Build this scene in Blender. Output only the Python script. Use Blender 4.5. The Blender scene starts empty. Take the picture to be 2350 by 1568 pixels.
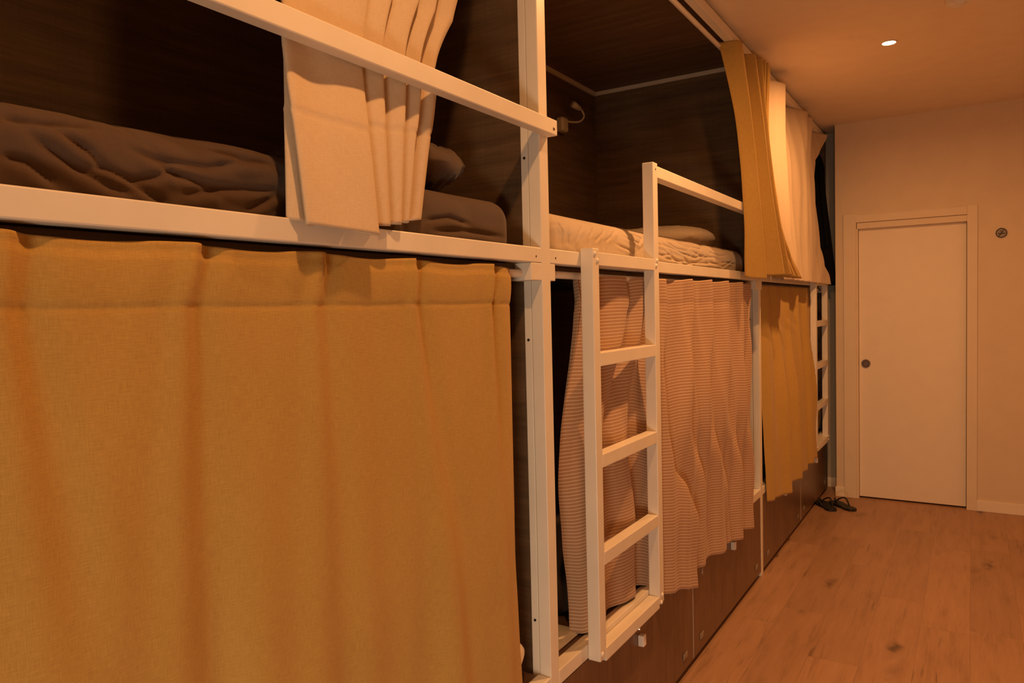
import bpy, bmesh, math, random
from mathutils import Vector, Matrix, noise
PI = math.pi
random.seed(7)
C = bpy.context.scene.collection
SC = bpy.context.scene

# ------------------------------------------------------------------ camera, world, light, exposure
CAM_F, YAW, PITCH, ROLL = 1694.03, .558, -.0427, -.0244
cam_data = bpy.data.cameras.new('camera'); cam = bpy.data.objects.new('camera', cam_data); C.objects.link(cam)
cam_data.sensor_width = 36; cam_data.lens = CAM_F/2350*36; cam_data.clip_start = .02
F = Vector((-math.sin(YAW)*math.cos(PITCH), math.cos(YAW)*math.cos(PITCH), math.sin(PITCH)))
R0 = Vector((math.cos(YAW), math.sin(YAW), 0)); U0 = R0.cross(F)
RR = math.cos(ROLL)*R0+math.sin(ROLL)*U0; UU = -math.sin(ROLL)*R0+math.cos(ROLL)*U0
cam.matrix_world = Matrix(((RR.x, UU.x, -F.x, .9563), (RR.y, UU.y, -F.y, 0), (RR.z, UU.z, -F.z, 1.4609), (0, 0, 0, 1)))
SC.camera = cam
SC.view_settings.view_transform = 'Standard'; SC.view_settings.look = 'None'
SC.view_settings.gamma = 1; SC.view_settings.exposure = 0
W = bpy.data.worlds.new('room_ambient'); SC.world = W; W.use_nodes = True
W.node_tree.nodes['Background'].inputs[0].default_value = (.9, .5, .25, 1)
W.node_tree.nodes['Background'].inputs[1].default_value = .02

CEIL = 2.7655
LAMPS = [(.585, .71, 12.5, (1, .455, .15)), (.585, 2.475, 24, (1, .455, .15)), (.597, 4.24, 20.5, (1, .455, .15)), (.585, -1.055, 2, (1, .455, .15))]
for lx, ly, lp, lc in LAMPS:
    ld = bpy.data.lights.new('downlight_beam', 'AREA'); ld.shape = 'DISK'; ld.size = .07; ld.energy = lp; ld.color = lc
    ld.spread = math.radians(172)
    lo = bpy.data.objects.new('downlight_beam', ld); C.objects.link(lo); lo.location = (lx, ly, CEIL-.012)

# added fill light for the lower posts, in an unseen low opening behind the camera
WX0, WX1, WZ0, WZ1, WY = .55, 1.75, .08, .60, -1.70
fl = bpy.data.lights.new('added_fill_light', 'AREA'); fl.shape = 'RECTANGLE'; fl.size = WX1-WX0-.1; fl.size_y = WZ1-WZ0-.1
fl.energy = 24; fl.color = (1, .80, .56); fl.spread = math.radians(110)
flo = bpy.data.objects.new('added_fill_light', fl); C.objects.link(flo); flo.location = ((WX0+WX1)/2, WY-.03, (WZ0+WZ1)/2)
flo.rotation_euler = Vector((-.60, 1, .06)).to_track_quat('-Z', 'Y').to_euler()

# ------------------------------------------------------------------ materials
def nodes(name, rough=.5, spec=.5):
    m = bpy.data.materials.new(name); m.use_nodes = True
    nt = m.node_tree; b = nt.nodes['Principled BSDF']
    b.inputs['Roughness'].default_value = rough
    b.inputs['Specular IOR Level'].default_value = spec
    return m, nt, b
def N(nt, t, **kw):
    n = nt.nodes.new(t)
    for k, v in kw.items():
        if k in n.inputs: n.inputs[k].default_value = v
        else: setattr(n, k, v)
    return n
def coords(nt, scale=(1, 1, 1), src='Object'):
    tc = N(nt, 'ShaderNodeTexCoord'); mp = N(nt, 'ShaderNodeMapping'); mp.inputs['Scale'].default_value = scale
    nt.links.new(tc.outputs[src], mp.inputs[0]); return mp.outputs[0]
def ramp(nt, fac, stops):
    r = N(nt, 'ShaderNodeValToRGB'); e = r.color_ramp.elements
    while len(e) > 1: e.remove(e[-1])
    e[0].position = stops[0][0]; e[0].color = (*stops[0][1], 1)
    for p, c in stops[1:]:
        x = e.new(p); x.color = (*c, 1)
    nt.links.new(fac, r.inputs[0]); return r.outputs[0]
def noise_tex(nt, vec, scale, detail=4, rough=.55):
    n = N(nt, 'ShaderNodeTexNoise'); n.inputs['Scale'].default_value = scale
    n.inputs['Detail'].default_value = detail; n.inputs['Roughness'].default_value = rough
    nt.links.new(vec, n.inputs['Vector']); return n.outputs[0]
def mathn(nt, op, a, b=None):
    n = N(nt, 'ShaderNodeMath', operation=op)
    for i, v in enumerate((a, b)):
        if v is None: continue
        if isinstance(v, (int, float)): n.inputs[i].default_value = v
        else: nt.links.new(v, n.inputs[i])
    return n.outputs[0]
def mix(nt, fac, a, b, blend='MIX'):
    n = N(nt, 'ShaderNodeMix', data_type='RGBA', blend_type=blend)
    for i, v in ((0, fac), (6, a), (7, b)):
        if isinstance(v, (int, float)): n.inputs[i].default_value = v
        elif isinstance(v, tuple): n.inputs[i].default_value = (*v, 1)
        else: nt.links.new(v, n.inputs[i])
    return n.outputs[2]
def bump(nt, b, h, strength=.3, dist=.001):
    n = N(nt, 'ShaderNodeBump'); n.inputs['Strength'].default_value = strength; n.inputs['Distance'].default_value = dist
    nt.links.new(h, n.inputs['Height']); nt.links.new(n.outputs[0], b.inputs['Normal'])
def flat(name, col, rough=.5, spec=.5, metal=0, nz=.06):
    m, nt, b = nodes(name, rough, spec); b.inputs['Metallic'].default_value = metal
    v = coords(nt); f = noise_tex(nt, v, 9, 5)
    lo = tuple(c*(1-nz) for c in col); hi = tuple(min(1, c*(1+nz)) for c in col)
    nt.links.new(ramp(nt, f, [(.35, lo), (.65, hi)]), b.inputs['Base Color']); return m
def wood(name, c0, c1, c2, axis='y', rough=.5, spec=.4, grain=1.0):
    m, nt, b = nodes(name, rough, spec)
    s = {'y': (9, .55, 9), 'x': (.55, 9, 9), 'z': (9, 9, .55)}[axis]
    v = coords(nt, s)
    f1 = noise_tex(nt, v, 3.2, 9, .66)
    s2 = {'y': (60, 3, 60), 'x': (3, 60, 60), 'z': (60, 60, 3)}[axis]
    f2 = noise_tex(nt, coords(nt, s2), 2.4, 5, .7)
    s3 = {'y': (4, 90, 4), 'x': (90, 4, 4), 'z': (4, 4, 90)}[axis]
    f3 = noise_tex(nt, coords(nt, s3), 1.5, 2, .5)
    f = mathn(nt, 'ADD', mathn(nt, 'MULTIPLY', f1, .62), mathn(nt, 'MULTIPLY', f2, .28))
    f = mathn(nt, 'ADD', f, mathn(nt, 'MULTIPLY', f3, .10))
    nt.links.new(ramp(nt, f, [(.36, c0), (.5, c1), (.66, c2)]), b.inputs['Base Color'])
    bump(nt, b, f, .35*grain, .002); return m
def fabric(name, col, col2, stripes=None, trans=.25, weave=.5, rough=.9):
    m, nt, b = nodes(name, rough, .15)
    b.inputs['Sheen Weight'].default_value = .15
    w1 = noise_tex(nt, coords(nt, (15, 230, 1), 'UV'), 3, 4, .7)
    w2 = noise_tex(nt, coords(nt, (230, 15, 1), 'UV'), 3, 4, .7)
    w3 = noise_tex(nt, coords(nt, (3, 3, 1), 'UV'), 2, 3, .5)
    f = mathn(nt, 'ADD', mathn(nt, 'MULTIPLY', w1, .48), mathn(nt, 'MULTIPLY', w2, .42))
    f = mathn(nt, 'ADD', f, mathn(nt, 'MULTIPLY', w3, .10))
    c = ramp(nt, f, [(.33, col2), (.67, col)])
    if stripes:
        sep = N(nt, 'ShaderNodeSeparateXYZ'); nt.links.new(coords(nt, (1, 1, 1), 'UV'), sep.inputs[0])
        fr = mathn(nt, 'FRACT', mathn(nt, 'MULTIPLY', sep.outputs[1], 1/stripes[0]))
        mk = mathn(nt, 'LESS_THAN', fr, stripes[1])
        c = mix(nt, mk, c, stripes[2])
    nt.links.new(c, b.inputs['Base Color'])
    bump(nt, b, f, weave, .0015)
    if trans:
        tr = N(nt, 'ShaderNodeBsdfTranslucent'); nt.links.new(c, tr.inputs[0])
        mx = N(nt, 'ShaderNodeMixShader'); mx.inputs[0].default_value = trans
        out = nt.nodes['Material Output']
        nt.links.new(b.outputs[0], mx.inputs[1]); nt.links.new(tr.outputs[0], mx.inputs[2]); nt.links.new(mx.outputs[0], out.inputs[0])
    return m
def emit(name, col, s):
    m, nt, b = nodes(name); b.inputs['Base Color'].default_value = (0, 0, 0, 1)
    b.inputs['Emission Color'].default_value = (*col, 1); b.inputs['Emission Strength'].default_value = s; return m

M = {}
M['white_metal'] = flat('white_painted_steel', (.80, .74, .66), .38, .5, nz=.03)
M['socket'] = flat('white_plastic', (.78, .72, .64), .45, nz=.03)
M['trim_strip'] = flat('pale_trim', (.52, .44, .36), .6)
M['panel_y'] = wood('dark_oak_panel_long', (.072, .043, .023), (.110, .066, .035), (.160, .098, .053), 'y', .6, .3)
M['panel_x'] = wood('dark_oak_panel_cross', (.072, .043, .023), (.110, .066, .035), (.160, .098, .053), 'x', .6, .3)
M['door_wood'] = wood('brown_cabinet_laminate', (.105, .056, .034), (.155, .084, .050), (.21, .118, .072), 'z', .33, .5, .3)
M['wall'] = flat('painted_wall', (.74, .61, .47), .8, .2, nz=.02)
M['wall_shaded'] = flat('wall_with_painted_shade', (.46, .40, .33), .8, .2, nz=.02)  # shade of the recess put into the wall colour
M['ceil'] = flat('painted_ceiling', (.84, .71, .56), .9, .1, nz=.02)
M['casing'] = flat('white_casing_paint', (.78, .66, .52), .6, .3, nz=.015)
M['door'] = flat('white_door_paint', (.86, .75, .62), .5, .4, nz=.015)
M['black'] = flat('black_rubber', (.012, .011, .011), .55)
M['coat'] = flat('black_cloth', (.008, .008, .009), .95, .1)
M['bronze'] = flat('bronze_metal', (.16, .11, .08), .35, .5, .8)
M['chrome'] = flat('chrome', (.7, .68, .66), .2, .5, 1)
M['pad'] = flat('grey_plastic_pad', (.30, .25, .20), .4)
M['knob'] = flat('white_knob', (.85, .80, .74), .35)
M['dark'] = flat('dark_hole', (.01, .008, .007), .8)
M['paper'] = flat('paper', (.8, .74, .66), .8)
M['lampwhite'] = flat('white_lamp_plastic', (.45, .38, .31), .4)
M['signgrey'] = flat('sign_grey', (.30, .26, .22), .5)
M['signdark'] = flat('sign_dark', (.03, .02, .018), .5)
M['mustard'] = fabric('mustard_linen', (.64, .415, .115), (.45, .26, .068), trans=.12, weave=.8)
M['cream'] = fabric('cream_linen', (.84, .68, .50), (.66, .50, .34), trans=.15, weave=.5)
M['stripe'] = fabric('brown_striped_cotton', (.52, .315, .20), (.40, .225, .135), stripes=(.0114, .22, (.74, .56, .40)), trans=.12, weave=.4)
M['sheet_brown'] = fabric('brown_sheet', (.100, .062, .043), (.078, .048, .034), trans=0, weave=.25)
M['sheet_grey'] = fabric('pale_grey_sheet', (.56, .46, .36), (.46, .37, .29), trans=0, weave=.25)
M['pillow_white'] = fabric('white_pillow_cotton', (.80, .70, .58), (.72, .62, .50), trans=0, weave=.2)
M['charcoal'] = fabric('charcoal_blanket', (.10, .075, .062), (.07, .052, .045), trans=0, weave=.4)
M['glow'] = emit('lamp_glow', (1, .78, .5), 30)
M['fill_glow'] = emit('added_pane_glow', (1, .80, .56), 1.0)  # glow for the added pane behind the camera
M['rim'] = flat('lamp_rim', (.8, .74, .66), .4)

def floor_mat():
    m, nt, b = nodes('oak_laminate_floor', .42, .4)
    tc = N(nt, 'ShaderNodeTexCoord'); sep = N(nt, 'ShaderNodeSeparateXYZ'); nt.links.new(tc.outputs['Object'], sep.inputs[0])
    px = mathn(nt, 'DIVIDE', sep.outputs[0], .19); col = mathn(nt, 'FLOOR', px)
    wn = N(nt, 'ShaderNodeTexWhiteNoise', noise_dimensions='1D'); nt.links.new(col, wn.inputs['W'])
    py = mathn(nt, 'ADD', mathn(nt, 'DIVIDE', sep.outputs[1], 1.25), mathn(nt, 'MULTIPLY', wn.outputs[0], 7.3)); row = mathn(nt, 'FLOOR', py)
    cmb = N(nt, 'ShaderNodeCombineXYZ'); nt.links.new(col, cmb.inputs[0]); nt.links.new(row, cmb.inputs[1])
    wn2 = N(nt, 'ShaderNodeTexWhiteNoise', noise_dimensions='3D'); nt.links.new(cmb.outputs[0], wn2.inputs['Vector'])
    off = N(nt, 'ShaderNodeVectorMath', operation='MULTIPLY_ADD'); nt.links.new(cmb.outputs[0], off.inputs[0])
    off.inputs[1].default_value = (3.7, 5.1, 0); nt.links.new(tc.outputs['Object'], off.inputs[2])
    mp = N(nt, 'ShaderNodeMapping'); mp.inputs['Scale'].default_value = (7, .8, 1); nt.links.new(off.outputs[0], mp.inputs[0])
    g1 = noise_tex(nt, mp.outputs[0], 3, 8, .65)
    mp2 = N(nt, 'ShaderNodeMapping'); mp2.inputs['Scale'].default_value = (70, 3, 1); nt.links.new(off.outputs[0], mp2.inputs[0])
    g2 = noise_tex(nt, mp2.outputs[0], 2, 4, .7)
    f = mathn(nt, 'ADD', mathn(nt, 'MULTIPLY', g1, .7), mathn(nt, 'MULTIPLY', g2, .3))
    c = ramp(nt, f, [(.30, (.25, .14, .082)), (.47, (.385, .22, .132)), (.70, (.45, .265, .165))])
    # knots and cracks
    mp3 = N(nt, 'ShaderNodeMapping'); mp3.inputs['Scale'].default_value = (5.6, 2.1, 1); nt.links.new(off.outputs[0], mp3.inputs[0])
    wob = noise_tex(nt, off.outputs[0], 14, 3)
    va = N(nt, 'ShaderNodeVectorMath', operation='ADD'); nt.links.new(mp3.outputs[0], va.inputs[0])
    sc = N(nt, 'ShaderNodeVectorMath', operation='SCALE'); cw = N(nt, 'ShaderNodeCombineXYZ'); nt.links.new(wob, cw.inputs[0]); nt.links.new(wob, cw.inputs[1])
    nt.links.new(cw.outputs[0], sc.inputs[0]); sc.inputs['Scale'].default_value = .45; nt.links.new(sc.outputs[0], va.inputs[1])
    vo = N(nt, 'ShaderNodeTexVoronoi'); vo.inputs['Scale'].default_value = 1; nt.links.new(va.outputs[0], vo.inputs['Vector'])
    kn = ramp(nt, vo.outputs['Distance'], [(.03, (1, 1, 1)), (.13, (.25, .25, .25)), (.22, (0, 0, 0))])
    crk = noise_tex(nt, mp2.outputs[0], .9, 4, .6)
    cr = ramp(nt, crk, [(.58, (0, 0, 0)), (.70, (1, 1, 1))])
    msk = mathn(nt, 'MULTIPLY', noise_tex(nt, off.outputs[0], 2.0, 2), 1)
    mk = ramp(nt, msk, [(.50, (0, 0, 0)), (.62, (1, 1, 1))])
    kd = mathn(nt, 'MULTIPLY', kn, .9); cd = mathn(nt, 'MULTIPLY', mathn(nt, 'MULTIPLY', cr, mk), .7)
    c = mix(nt, mathn(nt, 'MAXIMUM', kd, cd), c, (.10, .060, .038))
    tone = mathn(nt, 'ADD', mathn(nt, 'MULTIPLY', wn2.outputs[0], .22), .89)
    tn = N(nt, 'ShaderNodeCombineColor'); [nt.links.new(tone, tn.inputs[i]) for i in range(3)]
    c = mix(nt, 1.0, c, tn.outputs[0], 'MULTIPLY')
    fx = mathn(nt, 'FRACT', px); fy = mathn(nt, 'FRACT', py)
    sx = mathn(nt, 'LESS_THAN', fx, .010); sy = mathn(nt, 'LESS_THAN', fy, .0018)
    seam = mathn(nt, 'MAXIMUM', sx, sy)
    c = mix(nt, mathn(nt, 'MULTIPLY', seam, .35), c, (.08, .05, .03))
    nt.links.new(c, b.inputs['Base Color']); bump(nt, b, f, .15, .001); return m
M['floor'] = floor_mat()

# ------------------------------------------------------------------ builders
def link(name, me, m, parent=None):
    o = bpy.data.objects.new(name, me); C.objects.link(o)
    if m: me.materials.append(m)
    if parent: o.parent = parent; o.matrix_parent_inverse = parent.matrix_world.inverted() if False else Matrix()
    return o
class MB:
    """collects shapes of one part"""
    def __init__(s): s.bm = bmesh.new()
    def box(s, x0, x1, y0, y1, z0, z1, bev=.003, seg=2):
        t = bmesh.new(); bmesh.ops.create_cube(t, size=1)
        for v in t.verts: v.co = Vector(((x0+x1)/2+v.co.x*(x1-x0), (y0+y1)/2+v.co.y*(y1-y0), (z0+z1)/2+v.co.z*(z1-z0)))
        if bev: bmesh.ops.bevel(t, geom=t.edges[:], offset=min(bev, .45*min(abs(x1-x0), abs(y1-y0), abs(z1-z0))), segments=seg, affect='EDGES', profile=.5)
        return s._add(t)
    def cyl(s, p0, p1, r, r2=None, n=24, cap=True):
        p0, p1 = Vector(p0), Vector(p1); d = p1-p0; t = bmesh.new()
        bmesh.ops.create_cone(t, segments=n, radius1=r, radius2=r if r2 is None else r2, depth=d.length, cap_ends=cap)
        mt = Matrix.Translation((p0+p1)/2) @ d.to_track_quat('Z', 'Y').to_matrix().to_4x4(); t.transform(mt)
        return s._add(t)
    def dome(s, c, r, ax, flatness=.5):
        t = bmesh.new(); bmesh.ops.create_uvsphere(t, u_segments=20, v_segments=12, radius=r)
        for v in t.verts: v.co.z *= flatness
        t.transform(Matrix.Translation(Vector(c)) @ Vector(ax).to_track_quat('Z', 'Y').to_matrix().to_4x4()); return s._add(t)
    def tube(s, pts, r, n=12):
        pts = [Vector(p) for p in pts]; t = bmesh.new(); rings = []
        for i, p in enumerate(pts):
            d = (pts[min(i+1, len(pts)-1)]-pts[max(i-1, 0)]).normalized(); q = d.to_track_quat('Z', 'Y')
            rr = r[i] if isinstance(r, (list, tuple)) else r
            rings.append([t.verts.new(p+q @ Vector((rr*math.cos(2*PI*k/n), rr*math.sin(2*PI*k/n), 0))) for k in range(n)])
        for a, b in zip(rings, rings[1:]):
            for k in range(n): t.faces.new((a[k], a[(k+1) % n], b[(k+1) % n], b[k]))
        t.faces.new(rings[0][::-1]); t.faces.new(rings[-1]); return s._add(t)
    def prism(s, outline, axis, lo, hi):
        """outline in the two other axes, extruded along axis"""
        t = bmesh.new()
        def P(a, b, c): return {'x': (c, a, b), 'y': (a, c, b), 'z': (a, b, c)}[axis]
        A = [t.verts.new(P(a, b, lo)) for a, b in outline]; B = [t.verts.new(P(a, b, hi)) for a, b in outline]
        t.faces.new(A); t.faces.new(B[::-1])
        for i in range(len(A)): t.faces.new((A[i], B[i], B[(i+1) % len(A)], A[(i+1) % len(A)]))
        bmesh.ops.recalc_face_normals(t, faces=t.faces); return s._add(t)
    def _add(s, t):
        me = bpy.data.meshes.new('tmp'); t.to_mesh(me); t.free(); s.bm.from_mesh(me); bpy.data.meshes.remove(me); return s
    def build(s, name, m, parent=None, smooth=False, origin=None):
        off = Vector(origin) if origin is not None else Vector((0, 0, 0))
        if parent is not None: off = ORG.get(parent.name, Vector((0, 0, 0)))
        for v in s.bm.verts: v.co -= off
        me = bpy.data.meshes.new(name); s.bm.to_mesh(me); s.bm.free()
        for f in me.polygons: f.use_smooth = smooth
        o = link(name, me, m, parent)
        if parent is None and origin is not None: o.location = off
        ORG[o.name] = off
        return o
ORG = {}
def tag(o, label, cat, group=None):
    o['label'] = label; o['category'] = cat
    if group: o['group'] = group
    return o
def thing(name, loc, label, cat, group=None):
    o = bpy.data.objects.new(name, None); C.objects.link(o); o.location = loc; o.empty_display_size = .1
    ORG[o.name] = Vector(loc); return tag(o, label, cat, group)
def struct(o): o['kind'] = 'structure'; return o
def smooth_by_angle(o, ang=35):
    me = o.data
    for f in me.polygons: f.use_smooth = True
    me.set_sharp_from_angle(angle=math.radians(ang))
def catmull(pts, n):
    """resample control points (tuples) to n points, uniform in parameter"""
    P = [Vector(p) for p in pts]; m = len(P)-1; out = []
    for i in range(n):
        t = i/(n-1)*m; k = min(int(t), m-1); f = t-k
        p0, p1, p2, p3 = P[max(k-1, 0)], P[k], P[k+1], P[min(k+2, m)]
        out.append(.5*((2*p1)+(-p0+p2)*f+(2*p0-5*p1+4*p2-p3)*f*f+(-p0+3*p1-3*p2+p3)*f**3))
    return out
def fbm(x, y, z=0, o=4):
    return noise.fractal(Vector((x, y, z)), 1.0, 2.0, o, noise_basis='PERLIN_ORIGINAL')
def cloth(name, mat, pos, nu, nv, uvf, label, cat, group=None, thick=.0018, origin=None):
    """grid surface pos(i,j)->Vector ; i along the width, j downward"""
    vs = [[pos(i/(nu-1), j/(nv-1)) for i in range(nu)] for j in range(nv)]
    off = Vector(origin) if origin else Vector((0, 0, 0))
    me = bpy.data.meshes.new(name); verts = [v-off for r in vs for v in r]; faces = []
    for j in range(nv-1):
        for i in range(nu-1):
            a = j*nu+i; faces.append((a, a+1, a+nu+1, a+nu))
    me.from_pydata(verts, [], faces)
    uv = me.uv_layers.new(name='UVMap')
    # true cloth width along a middle row
    row = vs[nv//2]; s = [0]
    for a, b in zip(row, row[1:]): s.append(s[-1]+(b-a).length)
    for f in me.polygons:
        f.use_smooth = True
        for li in f.loop_indices:
            vi = me.loops[li].vertex_index; j, i = divmod(vi, nu)
            uv.data[li].uv = (s[i], uvf(i/(nu-1), j/(nv-1), verts[vi]+off))
    o = link(name, me, mat); o.location = off; ORG[o.name] = off
    md = o.modifiers.new('thickness', 'SOLIDIFY'); md.thickness = thick; md.offset = 0
    if label: tag(o, label, cat, group)
    return o

# ------------------------------------------------------------------ room shell
XL, XR, YB, YF, YD = -1.0, 2.15, -1.70, 6.24, 5.95
struct(MB().box(XL-.1, XR+.1, YB-.1, YF+.1, -.1, 0, 0).build('floor', M['floor']))
struct(MB().box(XL-.1, XR+.1, YB-.1, YF+.1, CEIL, CEIL+.1, 0).build('ceiling', M['ceil']))
struct(MB().box(XL-.1, XL, YB-.1, YF+.1, 0, CEIL, 0).build('wall_left', M['wall']))
struct(MB().box(XR, XR+.1, YB-.1, YF+.1, 0, CEIL, 0).build('wall_right', M['wall']))
struct(MB().box(XL, WX0, YB-.1, YB, 0, CEIL, 0).box(WX1, XR, YB-.1, YB, 0, CEIL, 0).box(WX0, WX1, YB-.1, YB, 0, WZ0, 0).box(WX0, WX1, YB-.1, YB, WZ1, CEIL, 0).build('wall_back', M['wall']))
wf = MB().box(WX0, WX0+.05, YB-.09, YB-.02, WZ0, WZ1, .003).box(WX1-.05, WX1, YB-.09, YB-.02, WZ0, WZ1, .003)
wf = struct(wf.box(WX0+.05, WX1-.05, YB-.09, YB-.02, WZ0, WZ0+.05, .003).box(WX0+.05, WX1-.05, YB-.09, YB-.02, WZ1-.05, WZ1, .003).build('added_window_1', M['white_metal']))  # added frame, out of view, made to house the fill light
MB().box(WX0+.05, WX1-.05, YB-.075, YB-.065, WZ0+.05, WZ1-.05, 0).build('added_glow_pane', M['fill_glow'], wf)
struct(MB().box(XL, .093, YF, YF+.1, 0, CEIL, 0).build('wall_recess', M['wall_shaded']))
DX0, DX1, DZ = .235, .925, 2.035
w = MB().box(.093, DX0, YD, YF+.1, 0, CEIL, 0).box(DX1, XR, YD, YF+.1, 0, CEIL, 0).box(DX0, DX1, YD, YF+.1, DZ, CEIL, 0)
struct(w.build('wall_far', M['wall']))
struct(MB().box(-.9, .093, YF-.012, YF, 0, .075, .003).build('baseboard_recess', M['door']))
b = MB().box(.985, XR, YD-.012, YD, 0, .075, .003).box(.085, .150, YD-.012, YD, 0, .075, .003)
struct(b.build('baseboard_far', M['door']))
# door
d = struct(MB().box(DX0+.012, DX1-.003, YD+.032, YD+.07, .012, DZ-.045, .002).build('door_1', M['door']))
hd = MB().cyl((.292, YD+.034, 1.003), (.292, YD+.022, 1.003), .031, .029, 32).cyl((.292, YD+.024, 1.003), (.292, YD+.016, 1.003), .021, .018, 24)
hd = hd.build('door_handle', M['bronze'], d); smooth_by_angle(hd)
tr = MB()
tr.box(.148, DX0-.002, YD-.014, YD+.03, 0, 2.10, .003).box(DX1+.0, .987, YD-.014, YD+.03, 0, 2.10, .003)
tr.box(DX0-.002, DX1, YD-.009, YD+.03, DZ+.002, 2.092, .002)
tr.box(DX0+.004, DX1, YD-.002, YD+.05, DZ-.045, DZ-.002, .002)
tr.box(DX0, DX0+.010, YD-.002, YD+.05, 0, DZ-.045, .001)
struct(tr.build('trim_1', M['casing']))
# round sign
SX, SZ, SY = 1.121, 1.896, YD-.002
sg = thing('no_smoking_sign', (SX, SY, SZ), 'small round grey no smoking sign on the wall beside the door', 'sign')
MB().cyl((SX, SY+.001, SZ), (SX, SY-.003, SZ), .034, None, 40).build('plate', M['signgrey'], sg)
r = MB(); r.tube([(SX+.029*math.cos(a), SY-.0035, SZ+.029*math.sin(a)) for a in [2*PI*k/32 for k in range(33)]], .0022, 6); r.build('ring', M['signdark'], sg)
MB().box(SX-.020, SX+.020, SY-.006, SY-.002, SZ-.006, SZ-.001, .0005).build('cigarette', M['signdark'], sg)
r = MB(); r.cyl((SX-.014, SY-.004, SZ-.022), (SX+.014, SY-.004, SZ+.022), .0022, None, 8); r.cyl((SX+.002, SY-.004, SZ+.004), (SX-.008, SY-.004, SZ+.018), .0015, None, 8); r.build('slash', M['signdark'], sg)

# ceiling lamps
for k, (lx, ly, lp, lc) in enumerate(LAMPS):
    lab = ['round recessed ceiling spotlight above the cream upper curtain nearest the camera', 'round recessed ceiling spotlight above the bunk ladder', 'glowing round ceiling spotlight between the bunk row and the white door', 'round recessed ceiling spotlight behind the camera'][k]
    t = thing('ceiling_spotlight', (lx, ly, CEIL), lab, 'ceiling light')
    rim = MB(); rim.tube([(lx+.034*math.cos(a), ly+.034*math.sin(a), CEIL-.002) for a in [2*PI*q/32 for q in range(33)]], .004, 8)
    rim.build('rim', M['rim'], t, True)
    MB().cyl((lx, ly, CEIL-.0002), (lx, ly, CEIL-.004), .030, None, 32).build('diffuser', M['glow'], t)
t = thing('smoke_detector', (.90, 3.80, CEIL), 'white round smoke detector on the ceiling at the top edge', 'smoke detector')
MB().cyl((.90, 3.80, CEIL), (.90, 3.80, CEIL-.025), .05, .045, 32).build('base', M['rim'], t, False)
MB().dome((.90, 3.80, CEIL-.025), .034, (0, 0, 1), .5).build('cap', M['rim'], t, True)

# ------------------------------------------------------------------ bunk beds
T = .04
RT, RB = 1.622, 1.582       # upper bed rail
BT, BB = .473, .431         # lower bed rail
BAYS = [(-.60, 1.69), (1.735, 4.0), (4.045, 6.11)]
TOPZ = (2.70, 2.742)
bed_label = ['white steel bunk bed with dark wood panels, nearest bay with long guard rail',
             'white steel bunk bed with dark wood panels, middle bay behind the near ladder',
             'white steel bunk bed with dark wood panels, far bay beside the white door']
beds = []
for k, (y0, y1) in enumerate(BAYS):
    t = thing('bunk_bed', (-.45, (y0+y1)/2, 0), bed_label[k], 'bunk bed', 'bunk beds along the left wall'); beds.append(t)
    # post at the far end of the bay
    if k < 2: MB().box(-.035, 0, y1, y1+.045, 0, TOPZ[0], .002).build('post', M['white_metal'], t)
    if k < 2: p = MB().box(-.058, -.0365, y1+.001, y1+.044, 0, TOPZ[0], .0015).build('post_strip', M['white_metal'], t)
    for z in ([1.86, 1.38, .62] if k < 2 else []):
        MB().cyl((-.047, y1+.0014, z), (-.047, y1-.0006, z), .0036, None, 16).build('screw_hole', M['dark'], p)
    if k == 0:
        MB().box(-.035, 0, y0-.045, y0, 0, TOPZ[0], .002).build('post', M['white_metal'], t)
    ys, ye = y0, y1
    MB().box(-T, 0, ys, ye, RB, RT, .0025).build('bed_rail', M['white_metal'], t)
    MB().box(-T, 0, ys, ye, BB, BT, .0025).build('bed_rail', M['white_metal'], t)
    MB().box(-T, 0, ys, ye+.045, TOPZ[0], TOPZ[1], .0025).build('top_rail', M['white_metal'], t)
    # little slots in the rail ends
    for yy in (ys+.03, ye-.03):
        for z in (1.598,):
            MB().cyl((.0006, yy, z), (-.001, yy, z), .0028, None, 12).build('screw', M['bronze'], t)
    # rod sockets
    for (a, b_) in ((ys, ys+.028), (ye-.055, ye)):
        if k == 0 and a == ys: continue
        MB().box(-.066, -.0005, a, b_, 1.536, 1.5815, .002).build('rod_socket', M['socket'], t)
    # panels
    MB().box(-.965, -.93, ys, ye, .02, CEIL-.003, 0).build('back_panel', M['panel_y'], t)
    MB().box(-.93, -.060 if k < 2 else -.002, ye+.006, ye+.040, .02, 2.722 if k < 2 else TOPZ[0]-.002, .001).build('end_panel', M['panel_x'], t)
    if k == 0: MB().box(-.93, -.060, ys-.040, ys-.006, .02, 2.722, .001).build('end_panel', M['panel_x'], t)
    MB().box(-.93, -.045, ys, ye, 2.722, 2.745, .001).build('canopy_panel', M['panel_x'], t)
    MB().box(-.93, -.05, ys+.004, ye-.002, 1.556, 1.580, .001).build('bed_board', M['panel_y'], t)
    MB().box(-.93, -.042, ys+.004, ye-.002, .448, .470, .001).build('bed_board', M['door_wood'], t)
    MB().box(-.93, -.912, ys, ye, 2.700, 2.7215, .002).build('ceiling_trim', M['trim_strip'], t)
    MB().box(-.912, -.050, ye-.017, ye-.001, 2.700, 2.7215, .002).build('ceiling_trim', M['trim_strip'], t)
    MB().box(-.929, -.923, ye-.006, ye, 1.6, 2.70, .001).build('corner_strip', M['panel_y'], t)
# guard rails
g = MB().box(.0, .030, -.60, 1.735, 1.915, 1.955, .0025).build('guard_rail', M['white_metal'], beds[0])
MB().dome((.030, 1.716, 1.930), .0045, (1, 0, 0), .5).build('bolt', M['bronze'], g, True)
g = MB().box(.0, .04, 2.4355, 4.01, 1.901, 1.941, .0025).build('guard_rail', M['white_metal'], beds[1])

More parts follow.
